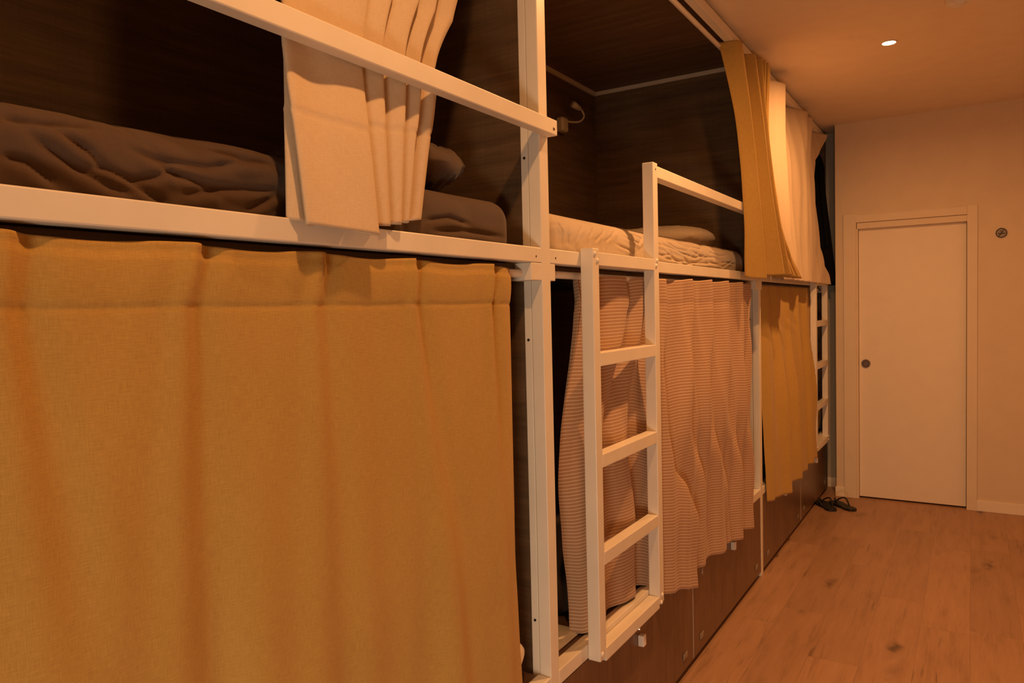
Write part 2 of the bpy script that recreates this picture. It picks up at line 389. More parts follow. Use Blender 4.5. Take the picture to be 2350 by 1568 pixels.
# ladders
def ladder(y0, y1, tall_first, label, nm):
    t = thing('bunk_ladder', (.02, (y0+y1)/2, .43), label, 'ladder', 'white steel bunk ladders')
    s1 = (1.632, 1.950)
    za, zb = s1 if nm else (1.632, 1.632)
    sa = MB().box(0.0005, T, y0, y0+.042, .428, za, .0025).build('stile', M['white_metal'], t)
    sb = MB().box(0.0005, T, y1-.042, y1, .428, zb, .0025).build('stile', M['white_metal'], t)
    for z in (.455, .742, 1.032, 1.330):
        MB().box(.0008, T-.0003, y0+.042, y1-.042, z-.04, z, .002).build('rung', M['white_metal'], t)
    MB().box(.0008, T-.0003, y0+.042, y1-.042, 1.583, 1.622, .002).build('rung', M['white_metal'], t)
    bolts = [(y0+.013, 1.616), (y0+.030, 1.597), (y0+.014, .448), (y1-.018, .455), (y1-.028, .432)]
    if nm: bolts += [(y1-.020, 1.617), (y1-.027, 1.600)]
    for yy, z in bolts:
        MB().dome((T, yy, z), .0075, (1, 0, 0), .7).build('bolt', M['white_metal'], t, True)
    if nm: MB().cyl((T-.001, y1-.018, 1.928), (T+.0006, y1-.018, 1.928), .0036, None, 12).build('bolt', M['bronze'], t)
    return t
ladder(1.912, 2.436, False, 'white steel bunk ladder with one tall stile, nearest, in front of the striped curtain', True)
ladder(5.450, 5.955, False, 'white steel bunk ladder at the far end of the row, beside the white door', False)

# storage cabinets under the beds
cab_label = ['brown laminate storage cabinet under the nearest bunk, at the bottom edge of the photo', 'brown laminate storage cabinet with two flap doors under the middle bunk', 'brown laminate storage cabinet with two flap doors under the farthest bunk']
for k, (y0, y1) in enumerate(BAYS):
    t = thing('storage_cabinet', (-.45, (y0+y1)/2, 0), cab_label[k], 'cabinet', 'storage cabinets under the bunks')
    MB().box(-.92, -.050, y0+.012, y1-.012, .004, .427, .001).build('body', M['panel_y'], t)
    MB().box(-.050, -.030, y0+.012, y1-.012, .0, .024, .001).build('plinth', M['dark'], t)
    ym = (y0+y1)/2
    for q, (a, b_) in enumerate(((y0+.004, ym-.002), (ym+.002, y1-.003))):
        dr = MB().box(-.024, -.001, a, b_, .026, .428, .0015).build('cabinet_door', M['door_wood'], t)
        yc = (a+b_)/2
        MB().box(-.001, .020, yc-.012, yc+.013, .314, .352, .003).build('knob', M['knob'], dr)
        MB().cyl((-.0012, yc+.002, .368), (.0025, yc+.002, .368), .0055, .004, 16).build('lock', M['chrome'], dr)
        for yy in (a+.10, b_-.105):
            MB().box(-.0005, .0035, yy-.022, yy+.022, .075, .098, .003).build('hinge_cover', M['pad'], dr)
    # thin metal edge between the doors
    MB().box(-.010, .0003, ym-.0014, ym+.0014, .03, .427, 0).build('door_gap_edge', M['trim_strip'], t)
    if k == 1:
        cu = bpy.data.curves.new('number', 'FONT'); cu.body = '4'; cu.size = .055; cu.extrude = .0006
        to = bpy.data.objects.new('number', cu); C.objects.link(to)
        me = bpy.data.meshes.new_from_object(to.evaluated_get(bpy.context.evaluated_depsgraph_get())); C.objects.unlink(to); bpy.data.objects.remove(to)
        me.transform(Matrix.Translation(Vector((.0002, 2.975, .330))) @ Matrix(((0, 0, 1, 0), (1, 0, 0, 0), (0, 1, 0, 0), (0, 0, 0, 1))))
        for v in me.vertices: v.co -= ORG[t.name]
        link('number', me, M['trim_strip'], t)

# curtain rods
def rod(y0, y1, x, z, r, label):
    o = MB().cyl((x, y0, z), (x, y1, z), r, None, 24).build('curtain_rod', M['white_metal'], None, False, (x, (y0+y1)/2, z)); smooth_by_angle(o)
    return tag(o, label, 'curtain rod', 'white curtain rods')
rod(-.58, 1.645, -.035, 1.554, .0105, 'white tubular curtain rod carrying the large mustard lower curtain nearest the camera')
rod(1.757, 3.950, -.033, 1.556, .0105, 'white tubular curtain rod carrying the brown striped curtain')
rod(4.070, 6.060, -.033, 1.556, .0105, 'white tubular curtain rod carrying the far mustard lower curtain')
rod(-.58, 6.10, -.062, 2.683, .011, 'long white tubular curtain rod just below the ceiling over the upper bunks')

# ------------------------------------------------------------------ bedding
def mattress(name, mat, x0, x1, y0, y1, z0, z1, r, label, wr, seed, nx=60, ny=420, nz=44, cat='mattress', kind='crease', creases=(), cw=1.0):
    """rounded box skin with folded sheet wrinkles"""
    bm = bmesh.new(); L = y1-y0; Wd = x1-x0; H = z1-z0
    me = bpy.data.meshes.new(name)
    # superellipse-like cross section swept along y, closed by end caps shrinking smoothly
    ring = []
    def sec():
        pts = [(1, -1+2*k/46) for k in range(46)]                       # front face, dense
        pts += [(1-2*(k/54)**1.6, 1) for k in range(54)]                # top, dense near the front edge
        pts += [(-1, 1-2*k/10) for k in range(10)]+[(-1+2*k/24, -1) for k in range(24)]
        return pts
    S = sec()
    CR = [[(Vector((a[0], a[1])), Vector((b_[0], b_[1]))) for a, b_ in zip(l, l[1:])] for l in creases]
    CB = [(min(min(a.x, b_.x) for a, b_ in l)-.06, max(max(a.x, b_.x) for a, b_ in l)+.06, l) for l in CR]
    def crease(y, z):
        out = 0
        for lo, hi, segs in CB:
            if not lo < y < hi: continue
            bd, bs, bt = 1e9, 0, 0
            for k, (a, b_) in enumerate(segs):
                ab = b_-a; t = max(0, min(1, (Vector((y, z))-a).dot(ab)/ab.length_squared)); q = a+ab*t; d = (Vector((y, z))-q).length
                if d < bd: bd, bs, bt = d, (z-q.y), (k+t)/len(segs)
            fade = min(1, 4*min(bt, 1-bt)+.15)
            out += fade*cw*(-1.25*math.exp(-(bd/(.0058*cw))**2)+(.80*math.exp(-((bd-.014*cw)/(.012*cw))**2) if bs < 0 else .45*math.exp(-((bd-.016*cw)/(.016*cw))**2)))
        return out
    def rounded(px, pz, hx, hz, rr):
        x, z = px*hx, pz*hz
        cx = max(-hx+rr, min(hx-rr, x)); cz = max(-hz+rr, min(hz-rr, z))
        dx, dz = x-cx, z-cz; l = math.hypot(dx, dz)
        if l > 1e-9: x, z = cx+dx/l*rr, cz+dz/l*rr
        elif False: pass
        return x, z
    rows = []
    for j in range(ny+1):
        tt = j/ny
        # cosine spacing only near the ends
        y = y0+L*tt; de = min(y-y0, y1-y)
        k = 1.0 if de >= r else math.sqrt(max(0, 1-(1-de/r)**2))
        inset = r*(1-k)*.85
        row = []
        for (a, c) in S:
            x, z = rounded(a, c, Wd/2-inset, H/2-inset*.55, min(r, H/2-inset*.55-.001))
            P = Vector(((x0+x1)/2+x, y, (z0+z1)/2+z))
            n = Vector((max(-1, min(1, x/(Wd/2)))**5, 0, max(-1, min(1, z/(H/2)))**3)); n = n.normalized() if n.length > 1e-6 else Vector((0, 0, 1))
            fm = min(1, de/.05)
            # long thin creases running diagonally, plus finer fans
            a1, a2 = (.62, -.78) if kind == 'crease' else (.80, -.60)
            al, ac = P.y*a1+P.z*a2*1.2-P.x*.2, P.y*a2*-1+P.z*a1*1.2
            wp = fbm(al*1.3+seed, ac*1.3, seed, 2)*.9
            n1 = abs(fbm(al*.9+seed, ac*5.6+wp, seed*2, 1))
            n2 = abs(fbm(al*1.6-seed, (P.z*.9-P.y*.25)*13+wp, seed*3, 1))
            msk = max(0, min(1, .55+1.6*fbm(P.y*1.9+seed, P.z*2, 7, 2)))
            cr = max(0, 1-n1*7.5)**1.7*1.1+max(0, 1-n2*6.5)**1.7*.9*msk
            lim = .35 if n.z > .8 else 1
            P -= n*(cr*wr*fm*lim*(.25 if creases else 1))
            P += n*(fbm(P.y*1.6+seed, P.x*1.6, P.z*2.5, 2)*wr*.35+min(.14, n1)*wr*1.2*msk*lim*(.5 if creases else 1))
            if creases and n.x > .25: P += n*crease(P.y, P.z)*wr*.62*fm
            row.append(bm.verts.new(P))
        rows.append(row)
    m = len(S)
    for a, b_ in zip(rows, rows[1:]):
        for i in range(m): bm.faces.new((a[i], a[(i+1) % m], b_[(i+1) % m], b_[i]))
    for row, flip in ((rows[0], True), (rows[-1], False)):
        c = sum((v.co for v in row), Vector())/m; cv = bm.verts.new(c)
        for i in range(m):
            f = (row[i], row[(i+1) % m], cv) if not flip else (row[(i+1) % m], row[i], cv)
            bm.faces.new(f)
    bmesh.ops.recalc_face_normals(bm, faces=bm.faces)
    uv = bm.loops.layers.uv.new('UVMap')
    for f in bm.faces:
        f.smooth = True
        for l in f.loops: l[uv].uv = (l.vert.co.y, l.vert.co.x+l.vert.co.z)
    o_ = Vector(((x0+x1)/2, (y0+y1)/2, z0))
    for v in bm.verts: v.co -= o_
    bm.to_mesh(me); bm.free(); o = link(name, me, mat); o.location = o_; ORG[o.name] = o_
    return tag(o, label, cat)
mattress('mattress', M['sheet_brown'], -.90, -.052, -.50, 1.640, 1.583, 1.742, .055, 'mattress in wrinkled dark brown sheet on the nearest upper bunk', .009, 3.3, creases=[[(0.448, 1.711), (0.504, 1.715), (0.572, 1.724)], [(0.477, 1.701), (0.529, 1.666), (0.58, 1.644), (0.617, 1.636)], [(0.509, 1.71), (0.552, 1.687), (0.572, 1.668)], [(0.614, 1.701), (0.66, 1.691), (0.732, 1.692), (0.806, 1.713), (0.878, 1.71)], [(0.614, 1.7), (0.68, 1.674), (0.746, 1.663), (0.839, 1.671), (0.881, 1.674)], [(0.537, 1.664), (0.575, 1.668), (0.612, 1.655), (0.666, 1.675), (0.687, 1.671)], [(0.446, 1.665), (0.476, 1.662), (0.516, 1.634)], [(0.802, 1.635), (0.88, 1.671)], [(0.734, 1.724), (0.806, 1.72), (0.878, 1.719)], [(0.686, 1.647), (0.754, 1.66)], [(0.664, 1.629), (0.611, 1.651)], [(1.27, 1.66), (1.36, 1.675), (1.45, 1.665)], [(1.30, 1.64), (1.42, 1.65), (1.60, 1.645)], [(0.0, 1.70), (.12, 1.66), (.25, 1.64)], [(.15, 1.72), (.3, 1.69), (.40, 1.64)]])
mattress('mattress', M['sheet_grey'], -.90, -.046, 1.80, 3.905, 1.583, 1.740, .060, 'mattress in creased pale grey sheet on the middle upper bunk', .009, 8.1, kind='b', cw=.62, creases=[[(2.52, 1.725), (2.60, 1.70), (2.75, 1.69)], [(2.75, 1.712), (2.86, 1.69), (3.0, 1.684)], [(3.05, 1.69), (3.2, 1.672), (3.4, 1.68)], [(3.3, 1.70), (3.45, 1.69), (3.6, 1.70)], [(2.58, 1.66), (2.7, 1.655), (2.8, 1.662)], [(3.45, 1.66), (3.6, 1.665), (3.75, 1.66)], [(3.1, 1.62), (3.3, 1.63), (3.5, 1.625)], [(2.17, 1.70), (2.11, 1.67), (2.09, 1.64)], [(2.25, 1.70), (2.19, 1.675), (2.18, 1.65)], [(2.30, 1.72), (2.25, 1.70), (2.24, 1.68)], [(1.95, 1.71), (1.93, 1.68), (1.93, 1.65)], [(2.362, 1.737), (2.509, 1.705), (2.475, 1.685), (2.334, 1.702)], [(2.705, 1.699), (2.927, 1.674), (3.092, 1.664), (3.263, 1.686)], [(2.69, 1.678), (2.873, 1.64), (2.957, 1.629), (3.151, 1.652)], [(2.851, 1.717), (3.037, 1.705), (3.183, 1.706), (2.929, 1.713)], [(2.635, 1.649), (2.848, 1.642), (3.15, 1.644), (3.547, 1.656)], [(2.926, 1.66), (3.006, 1.638), (3.091, 1.627)], [(2.053, 1.718), (1.999, 1.687), (1.969, 1.65)], [(2.13, 1.718), (2.066, 1.679), (2.044, 1.644)], [(2.212, 1.722), (2.151, 1.685), (2.137, 1.647)], [(2.261, 1.671), (2.388, 1.657), (2.445, 1.64)], [(1.871, 1.715), (1.896, 1.68), (1.886, 1.641)], [(3.274, 1.657), (3.51, 1.642), (3.699, 1.684)], [(2.729, 1.72), (2.929, 1.727), (3.153, 1.716)]])
mattress('mattress', M['charcoal'], -.90, -.13, 2.03, 3.90, .473, .60, .05, 'dark charcoal mattress inside the middle lower bunk behind the striped curtain', .005, 1.7, nx=40, ny=120, nz=14)
mattress('mattress', M['sheet_brown'], -.90, -.08, -.50, 1.25, .473, .58, .05, 'mattress behind the large mustard curtain in the nearest lower bunk', .005, 5.7, nx=40, ny=120, nz=14)
mattress('mattress', M['charcoal'], -.90, -.10, 4.12, 6.04, .473, .58, .05, 'mattress behind the far mustard curtain in the farthest lower bunk', .005, 6.7, nx=40, ny=120, nz=14)
mattress('mattress', M['sheet_grey'], -.90, -.12, 4.12, 6.04, 1.583, 1.73, .05, 'mattress behind the long cream curtain in the farthest upper bunk', .005, 2.7, nx=40, ny=120, nz=14)

def pillow(mat, c, sx, sy, h, rot, label, tilt=(0, 0), wr=.008, seed=1, lump=0):
    bm = bmesh.new(); n = 60; top = {}; bot = {}
    R = Matrix.Rotation(rot, 4, 'Z') @ Matrix.Rotation(tilt[0], 4, 'X') @ Matrix.Rotation(tilt[1], 4, 'Y')
    for i in range(n+1):
        for j in range(n+1):
            u, v = -1+2*i/n, -1+2*j/n
            # pinched corners
            px = u*math.sqrt(1-.30*v*v); py = v*math.sqrt(1-.30*u*u)
            hh = (max(0, 1-abs(u)**2.6)*max(0, 1-abs(v)**2.6))**.46
            wv = max(0, 1-abs(fbm(px*2.3+seed, py*2.3, seed, 3))*3)**3*wr
            for dct, sg in ((top, 1), (bot, -1)):
                edge = (i in (0, n) or j in (0, n))
                if edge and sg < 0: bot[i, j] = top[i, j]; continue
                z = sg*h/2*hh+(wv if sg > 0 else -wv)*hh*1.0+fbm(px*1.5, py*1.5, seed+4, 2)*wr*hh
                dct[i, j] = bm.verts.new(Vector((px*sx/2, py*sy/2, z)))
    for i in range(n):
        for j in range(n):
            bm.faces.new((top[i, j], top[i+1, j], top[i+1, j+1], top[i, j+1]))
            bm.faces.new((bot[i, j+1], bot[i+1, j+1], bot[i+1, j], bot[i, j]))
    uv = bm.loops.layers.uv.new('UVMap')
    for f in bm.faces:
        f.smooth = True
        for l in f.loops: l[uv].uv = (l.vert.co.x, l.vert.co.y)
    bm.transform(R)
    me = bpy.data.meshes.new('pillow'); bm.to_mesh(me); bm.free(); o = link('pillow', me, mat); o.location = c; ORG[o.name] = Vector(c)
    return tag(o, label, 'pillow')
pillow(M['sheet_brown'], (-.40, 1.40, 1.815), .60, .40, .13, .05, 'crumpled brown pillow at the head of the nearest upper bunk', (.10, 0), .02, 3)
pillow(M['sheet_grey'], (-.44, 3.66, 1.80), .60, .42, .13, 0, 'pale grey pillow on the middle upper bunk', (0, 0), .006, 9)
pillow(M['pillow_white'], (-.305, 1.488, .560), .60, .37, .165, 0, 'white pillow peeking past the large mustard curtain in the nearest lower bunk', (.0, 0), .006, 5)

# reading lamp on the back panel of the middle bay
LX, LY, LZ = -.93, 3.56, 2.445
t = thing('reading_lamp', (LX, LY, LZ), 'small white flexible-neck reading lamp on the dark back panel of the middle upper bunk', 'lamp')
MB().box(LX, LX+.050, LY-.055, LY+.015, LZ-.042, LZ+.036, .016, 4).build('base', M['lampwhite'], t)
MB().cyl((LX+.034, LY+.0148, LZ-.016), (LX+.034, LY+.0165, LZ-.016), .006, None, 16).build('switch', M['dark'], t)
pts = catmull([(LX+.035, LY+.0, LZ+.020), (LX+.05, LY+.05, LZ+.022), (LX+.07, LY+.105, LZ+.034), (LX+.08, LY+.135, LZ+.066), (LX+.08, LY+.110, LZ+.092), (LX+.08, LY+.085, LZ+.096)], 30)
MB().tube(pts, .0055, 10).build('flexible_neck', M['lampwhite'], t, True)
hd = MB().tube([(LX+.08, LY+.095, LZ+.095), (LX+.08, LY+.080, LZ+.096), (LX+.08, LY+.045, LZ+.099), (LX+.08, LY+.005, LZ+.103)], [.006, .013, .016, .017], 20)
hd.build('lamp_head', M['lampwhite'], t, True)

# things in the middle lower bunk
def soft_sheet(name, mat, ctrl, z0, z1, lab, cat): pass
o = MB().box(-.16, -.055, 1.80, 1.985, .4735, .4775, .001)
for i in range(3): o.box(-.155+.004*i, -.058-.006*i, 1.805+.01*i, 1.98-.01*i, .478+.0022*i, .4798+.0022*i, .0004)
o = o.build('magazine', M['paper'], None, False, (-.1, 1.89, .4735)); tag(o, 'white paper magazine lying on the lower bunk behind the near ladder', 'magazine')
def curl(i, j):
    a = i*2.6-.5
    return Vector((-.20+.05*math.cos(a)+.10*j*.2, 1.86+.10*j+.03*math.sin(a*1.3), .484+.09*(1-j*.3)*max(0, math.sin(i*PI))+.012*math.sin(7*j)))
cloth('towel', M['sheet_brown'], curl, 40, 30, lambda i, j, p: j*.2, 'crumpled brown cloth beside the magazine on the lower bunk', 'towel', origin=(-.2, 1.9, .48))

# flip-flops
def flipflop(toe, heel, label):
    toe, heel = Vector(toe), Vector(heel); ax = (toe-heel); L = ax.length; ax.normalize(); sd = Vector((-ax.y, ax.x, 0))
    t = thing('flip_flop', tuple((toe+heel)/2), label, 'flip-flop', 'pair of black flip-flops')
    prof = [(0, .0), (.03, .024), (.10, .034), (.22, .038), (.42, .034), (.60, .040), (.76, .048), (.90, .043), (.97, .026), (1, 0)]
    c = catmull([(a, b_, 0) for a, b_ in prof], 40)
    out = [(heel+ax*(p.x*L)+sd*p.y) for p in c]+[(heel+ax*(p.x*L)-sd*p.y) for p in reversed(c[1:-1])]
    s = MB().prism([(p.x, p.y) for p in out], 'z', .0005, .016); s.build('sole', M['black'], t)
    th = heel+ax*(L*.80)
    for sg in (1, -1):
        e = heel+ax*(L*.40)+sd*(.036*sg)
        mid = heel+ax*(L*.60)+sd*(.042*sg)
        pts = catmull([(th.x, th.y, .017), ((th*.6+mid*.4).x, (th*.6+mid*.4).y, .045), (mid.x, mid.y, .055), (e.x, e.y, .016)], 16)
        MB().tube(pts, .0055, 8).build('strap', M['black'], t, True)
    return t
flipflop((.005, 5.705, 0), (.137, 5.490, 0), 'black flip-flop touching the cabinet, left of the pair on the floor')
flipflop((.085, 5.745, 0), (.262, 5.555, 0), 'black flip-flop nearer the door, right of the pair on the floor')

# ------------------------------------------------------------------ curtains
def lerp_sections(secs, n):
    """secs: list of (z,[(y,x),...]) from top to bottom"""
    return [(z, catmull([(p[0], p[1], 0) for p in pts], n)) for z, pts in secs]
def section_curtain(name, mat, secs, nu, nv, hem, label, seam=None, group=None, wob=.004, seed=0, thick=.0018, clamp=None, scal=0, rip=None):
    S = lerp_sections(secs, nu); zt, zb = S[0][0], S[-1][0]
    hemp = catmull([(h, 0, 0) for h in hem], nu)
    def pos(u, v):
        i = min(nu-1, round(u*(nu-1)))
        zr = zt+(zb-zt)*v
        k = 0
        while k < len(S)-2 and zr < S[k+1][0]: k += 1
        a, b_ = S[k], S[k+1]; f = (zr-a[0])/(b_[0]-a[0]) if b_[0] != a[0] else 0
        f = max(0, min(1, f)); 
        p0 = S[max(k-1, 0)][1][i]; p1 = a[1][i]; p2 = b_[1][i]; p3 = S[min(k+2, len(S)-1)][1][i]
        if k == 0: p0 = p1*2-p2
        if k+2 > len(S)-1: p3 = p2*2-p1
        q = .5*((2*p1)+(-p0+p2)*f+(2*p0-5*p1+4*p2-p3)*f*f+(-p0+3*p1-3*p2+p3)*f**3)
        z = zr+hemp[i].x*v
        x = q.y+fbm(q.x*6+seed, zr*1.6, seed, 3)*wob*min(1, .3+v*1.4)
        if seam is not None:
            d = abs(zr-seam); x += (.0016 if zr > seam else 0)-.0016*math.exp(-(d/.004)**2)
        if rip and q.x > rip[0]:
            w_ = math.sin(2*PI*(q.x/rip[2]+.55*fbm(q.x*2.3, zr*.9, seed, 2))); x += rip[1]*(w_ if w_ > 0 else w_*.6)*min(1, (q.x-rip[0])/.06)*min(1, .45+v*1.5)
        if clamp and clamp[0] < q.x < clamp[1] and x > clamp[2]: x = clamp[2]+(x-clamp[2])*.06*0
        if scal: z += scal*(q.y+.01)*max(0, 1-v*5)
        return Vector((x, q.x, z))
    return cloth(name, mat, pos, nu, nv, lambda u, v, p: (zt-zb)*(1-v), label, 'curtain', group, thick, origin=(0, S[-1][1][nu//2].x, zt))

# 1: cream, upper bunk nearest, bunched
def sc(pts, y0, k, dx=0, kx=1): return [(y0+(y-y0)*k, x*kx+dx) for y, x in pts]
c1b = [(.905, -.020), (.868, -.018), (.847, -.004), (.860, .010), (.880, .012), (.884, .016), (.866, .024), (.858, .030), (.866, .036), (.92, .040), (.97, .043), (1.008, .046), (1.014, .040),
       (.988, .012), (.992, .004), (1.022, .022), (1.052, .032), (1.070, .022), (1.052, -.004), (1.050, -.012), (1.078, .006), (1.104, .018), (1.118, .008), (1.100, -.020),
       (1.102, -.028), (1.130, -.006), (1.150, .002), (1.158, -.012), (1.142, -.034), (1.165, -.036), (1.200, -.018), (1.222, -.024)]
c1m = [(.93, -.050), (.905, -.050), (.884, -.042), (.890, -.034), (.898, -.034), (.896, -.030), (.872, -.024), (.862, -.018), (.870, -.012), (.92, -.018), (.97, -.010), (1.03, -.005), (1.042, -.010),
       (1.025, -.030), (1.032, -.036), (1.060, -.018), (1.092, -.006), (1.102, -.014), (1.094, -.036), (1.100, -.042), (1.130, -.018), (1.158, -.006), (1.166, -.014), (1.156, -.036),
       (1.162, -.044), (1.190, -.022), (1.212, -.010), (1.220, -.020), (1.216, -.044), (1.235, -.046), (1.270, -.022), (1.292, -.030)]
def c1up(k, dx, fl=1): return [(.852+(y-.852)*k, -.030+dx+(x+.030)*fl) for y, x in c1m]
section_curtain('curtain', M['cream'], [(2.690, c1up(1.50, -.010, .8)), (2.35, c1up(1.42, -.006, .9)), (2.08, c1up(1.16, -.001, .95)), (1.955, c1m), (1.90, c1m), (1.76, [((a[0]+b_[0])/2, (a[1]+b_[1])/2) for a, b_ in zip(c1m, c1b)]), (1.605, c1b)], 520, 170,
    [.012, .012, .014, .012, .010, .006, .004, .004, .004, .002, .0, -.002, -.004, .004, .016, .018, .018, .020, .022, .024, .026, .028, .028, .030, .032, .034, .036, .036, .04, .042, .046, .05],
    'cream linen curtain bunched behind the guard rail of the nearest upper bunk', seed=2, wob=.0025, seam=1.800)

# 2: mustard, lower bunk nearest, nearly flat
PLE = [(.06, .02, .9), (.405, .47, .9), (.655, .59, 1.0), (.905, .865, .8), (1.150, 1.27, 1.0), (1.440, 1.43, 1.1)]
def pos2(u, v):
    zt, zb = 1.570, .40
    top_r, bot_r = 1.560, 1.557
    yr = top_r+(bot_r-top_r)*min(1, v*3) if v < .33 else bot_r-.018*math.sin((v-.33)/.67*PI)*0+.0
    y = -.35+(yr+.35)*u
    z = zt+(zb-zt)*v
    x = -.012
    for yt, yb, a in PLE:
        cen = yt+(yb-yt)*v**.85+.018*max(0, 1-v/.085)+.006*fbm(z*3, yt*9, 1, 2); wdt = .019+.026*min(1, v*1.8)
        amp_ = a*(.010*math.exp(-v*4.0)+.0090*min(1, .4+v*2))
        dd = (y-cen)/wdt
        x += amp_*(math.exp(-dd*dd)-.85*math.exp(-(dd-1.55)**2)+.35*math.exp(-((dd+2.6)/1.4)**2))
    # broad soft folds growing downward
    g = min(1, v*1.6)
    x += g*(.006*math.sin(y*14+1.2+v*1.3)+.004*math.sin(y*27+.5-v*1.2)+.002*math.sin(y*51+2*v))*(1+.6*v)
    x += g*.006*fbm(y*4, z*1.3, 3, 3)
    x += .020*max(0, v-.08)+.014*v
    if v < .02: x += -.002
    zs = zt-.092
    d = z-zs
    x += .0055*math.sin(PI*max(0, min(1, d/.105)))**.8-.0016*math.exp(-(d/.004)**2)
    x -= .0015*math.exp(-((zt-.012-z)/.003)**2)
    # top edge sags between hooks
    sag = -.006*math.sin((y-.655)/.26*PI)**2 if v < .12 else 0
    # rolled right-hand edge
    e = (1-u)*(yr+.35)
    if e < .04: x -= .010*(1-e/.04)**2
    return Vector((x, y, z+sag*(1-v/.12)))
cloth('curtain', M['mustard'], pos2, 520, 300, lambda u, v, p: (1-v)*1.166, 'large mustard linen curtain covering the nearest lower bunk', 'curtain', origin=(0, .6, 1.566))

# 3: mustard, upper middle bay, bunched
c3t = [(3.530, -.060), (3.545, -.045), (3.555, .010), (3.58, .030), (3.61, .022), (3.64, -.045), (3.70, -.060), (3.76, -.045), (3.80, .035), (3.82, .030), (3.83, -.02),
       (3.85, -.03), (3.875, .050), (3.885, .045), (3.895, -.02), (3.91, -.02), (3.935, .055), (3.945, .050), (3.950, -.01), (3.965, -.01), (3.985, .06), (3.995, .05), (4.0, -.01), (4.02, 0.0), (4.045, .058), (4.06, .03)]
c3m = [(3.535, .046), (3.545, .047), (3.56, .062), (3.59, .105), (3.605, .104), (3.60, .060), (3.64, .046), (3.69, .085), (3.715, .135), (3.73, .130), (3.72, .060),
       (3.76, .046), (3.81, .120), (3.83, .130), (3.83, .060), (3.88, .055), (3.91, .10), (3.93, .10), (3.94, .055), (3.96, .05), (3.99, .095), (4.01, .09), (4.02, .04), (4.05, .04), (4.09, .085), (4.12, .05)]
c3b = [(3.57, .045), (3.585, .050), (3.60, .075), (3.63, .120), (3.65, .118), (3.64, .060), (3.68, .045), (3.74, .11), (3.775, .170), (3.80, .165), (3.79, .080),
       (3.90, .06), (3.96, .130), (4.02, .165), (4.05, .14), (4.06, .075), (4.10, .06), (4.16, .125), (4.20, .15), (4.21, .11), (4.24, .10), (4.31, .145), (4.34, .14), (4.34, .105), (4.38, .10), (4.45, .13)]
section_curtain('curtain', M['mustard'], [(2.699, c3t), (2.35, sc(c3m, 3.8, .93, -.040)), (1.95, c3m), (1.60, c3b)], 420, 120,
    [-.01, -.01, -.015, -.02, -.02, -.01, 0, 0, 0, 0, .0, 0, .004, .004, .004, .0, 0, 0, .0, 0, 0, 0, 0, 0, 0, 0],
    'mustard linen curtain bunched at the far side of the middle upper bunk', seed=5, wob=.006)

# 4: brown striped curtain, lower middle bay
c4t = [(1.965, -.030), (1.985, -.045), (2.02, -.015), (2.06, -.020), (2.12, -.012), (2.20, -.010), (2.27, -.016), (2.25, -.045), (2.27, -.055), (2.33, -.02), (2.39, -.008), (2.42, -.020),
       (2.45, -.04), (2.49, -.02), (2.55, -.012), (2.62, -.010), (2.66, -.022), (2.72, -.018), (2.80, -.008), (2.86, .004), (2.90, -.010), (3.00, -.008), (3.10, .010), (3.14, -.008),
       (3.24, -.008), (3.34, .010), (3.38, -.006), (3.50, -.004), (3.60, .006), (3.66, -.010), (3.70, -.004), (3.75, .004), (3.79, .0)]
c4m = [(1.865, -.055), (1.875, -.050), (1.90, -.035), (1.93, -.015), (1.99, -.006), (2.05, -.020), (2.10, -.035), (2.14, -.012), (2.20, -.004), (2.27, -.020), (2.30, -.045), (2.36, -.040),
       (2.42, -.020), (2.47, .004), (2.54, .020), (2.56, .008), (2.545, -.022), (2.60, -.024), (2.68, .010), (2.74, .034), (2.80, .012), (2.88, .010), (2.97, .036), (3.04, .018),
       (3.12, .018), (3.22, .042), (3.30, .022), (3.40, .024), (3.48, .048), (3.56, .030), (3.61, .026), (3.66, .032), (3.72, .005)]
c4b = [(1.945, -.075), (1.950, -.060), (1.96, -.035), (1.985, -.016), (2.05, -.010), (2.11, -.035), (2.16, -.046), (2.23, -.018), (2.30, -.010), (2.34, -.035), (2.38, -.045), (2.42, -.020),
       (2.46, .015), (2.53, .040), (2.60, .052), (2.67, .060), (2.725, .066), (2.71, .020), (2.69, .010), (2.80, .022), (2.92, .040), (2.98, .018), (3.06, .026), (3.15, .050),
       (3.22, .028), (3.30, .030), (3.38, .056), (3.45, .032), (3.53, .036), (3.59, .056), (3.64, .034), (3.67, .026), (3.665, .005)]
def amp(p, k, c=-.016): return [(y, c+(x-c)*k) for y, x in p]
c4m = [(y, x if y < 2.5 else .018+(x-.018)*1.4) for y, x in c4m]
c4b = [(y, x if y < 2.74 else .032+(x-.032)*1.35) for y, x in c4b]
c4l = [(y-.05*max(0, 1-(y-1.9)/.25) if y < 2.15 else y, x) for y, x in c4b]
hem4 = [.085, .085, .085, .09, .09, .09, .09, .09, .09, .09, .09, .08, .045, .03, .02, .0, -.012, -.006, .012, .018, .016, .010, .006, -.0, 0, -.004, -.006, 0, -.008, -.012, -.014, -.012, -.01]
section_curtain('curtain', M['stripe'], [(1.560, amp(c4t, 1.5)), (1.44, sc(amp(c4t, 1.7), 2.9, .985)), (1.0, c4m), (.70, c4l), (.50, sc(c4b, 2.8, 1.0, -.004)), (.395, c4b)], 640, 180, hem4,
    'brown curtain with thin pale horizontal stripes hanging behind the near ladder', seam=1.475, seed=11, wob=.007, clamp=(1.88, 2.455, -.003), scal=.25, rip=(2.46, .0075, .105))

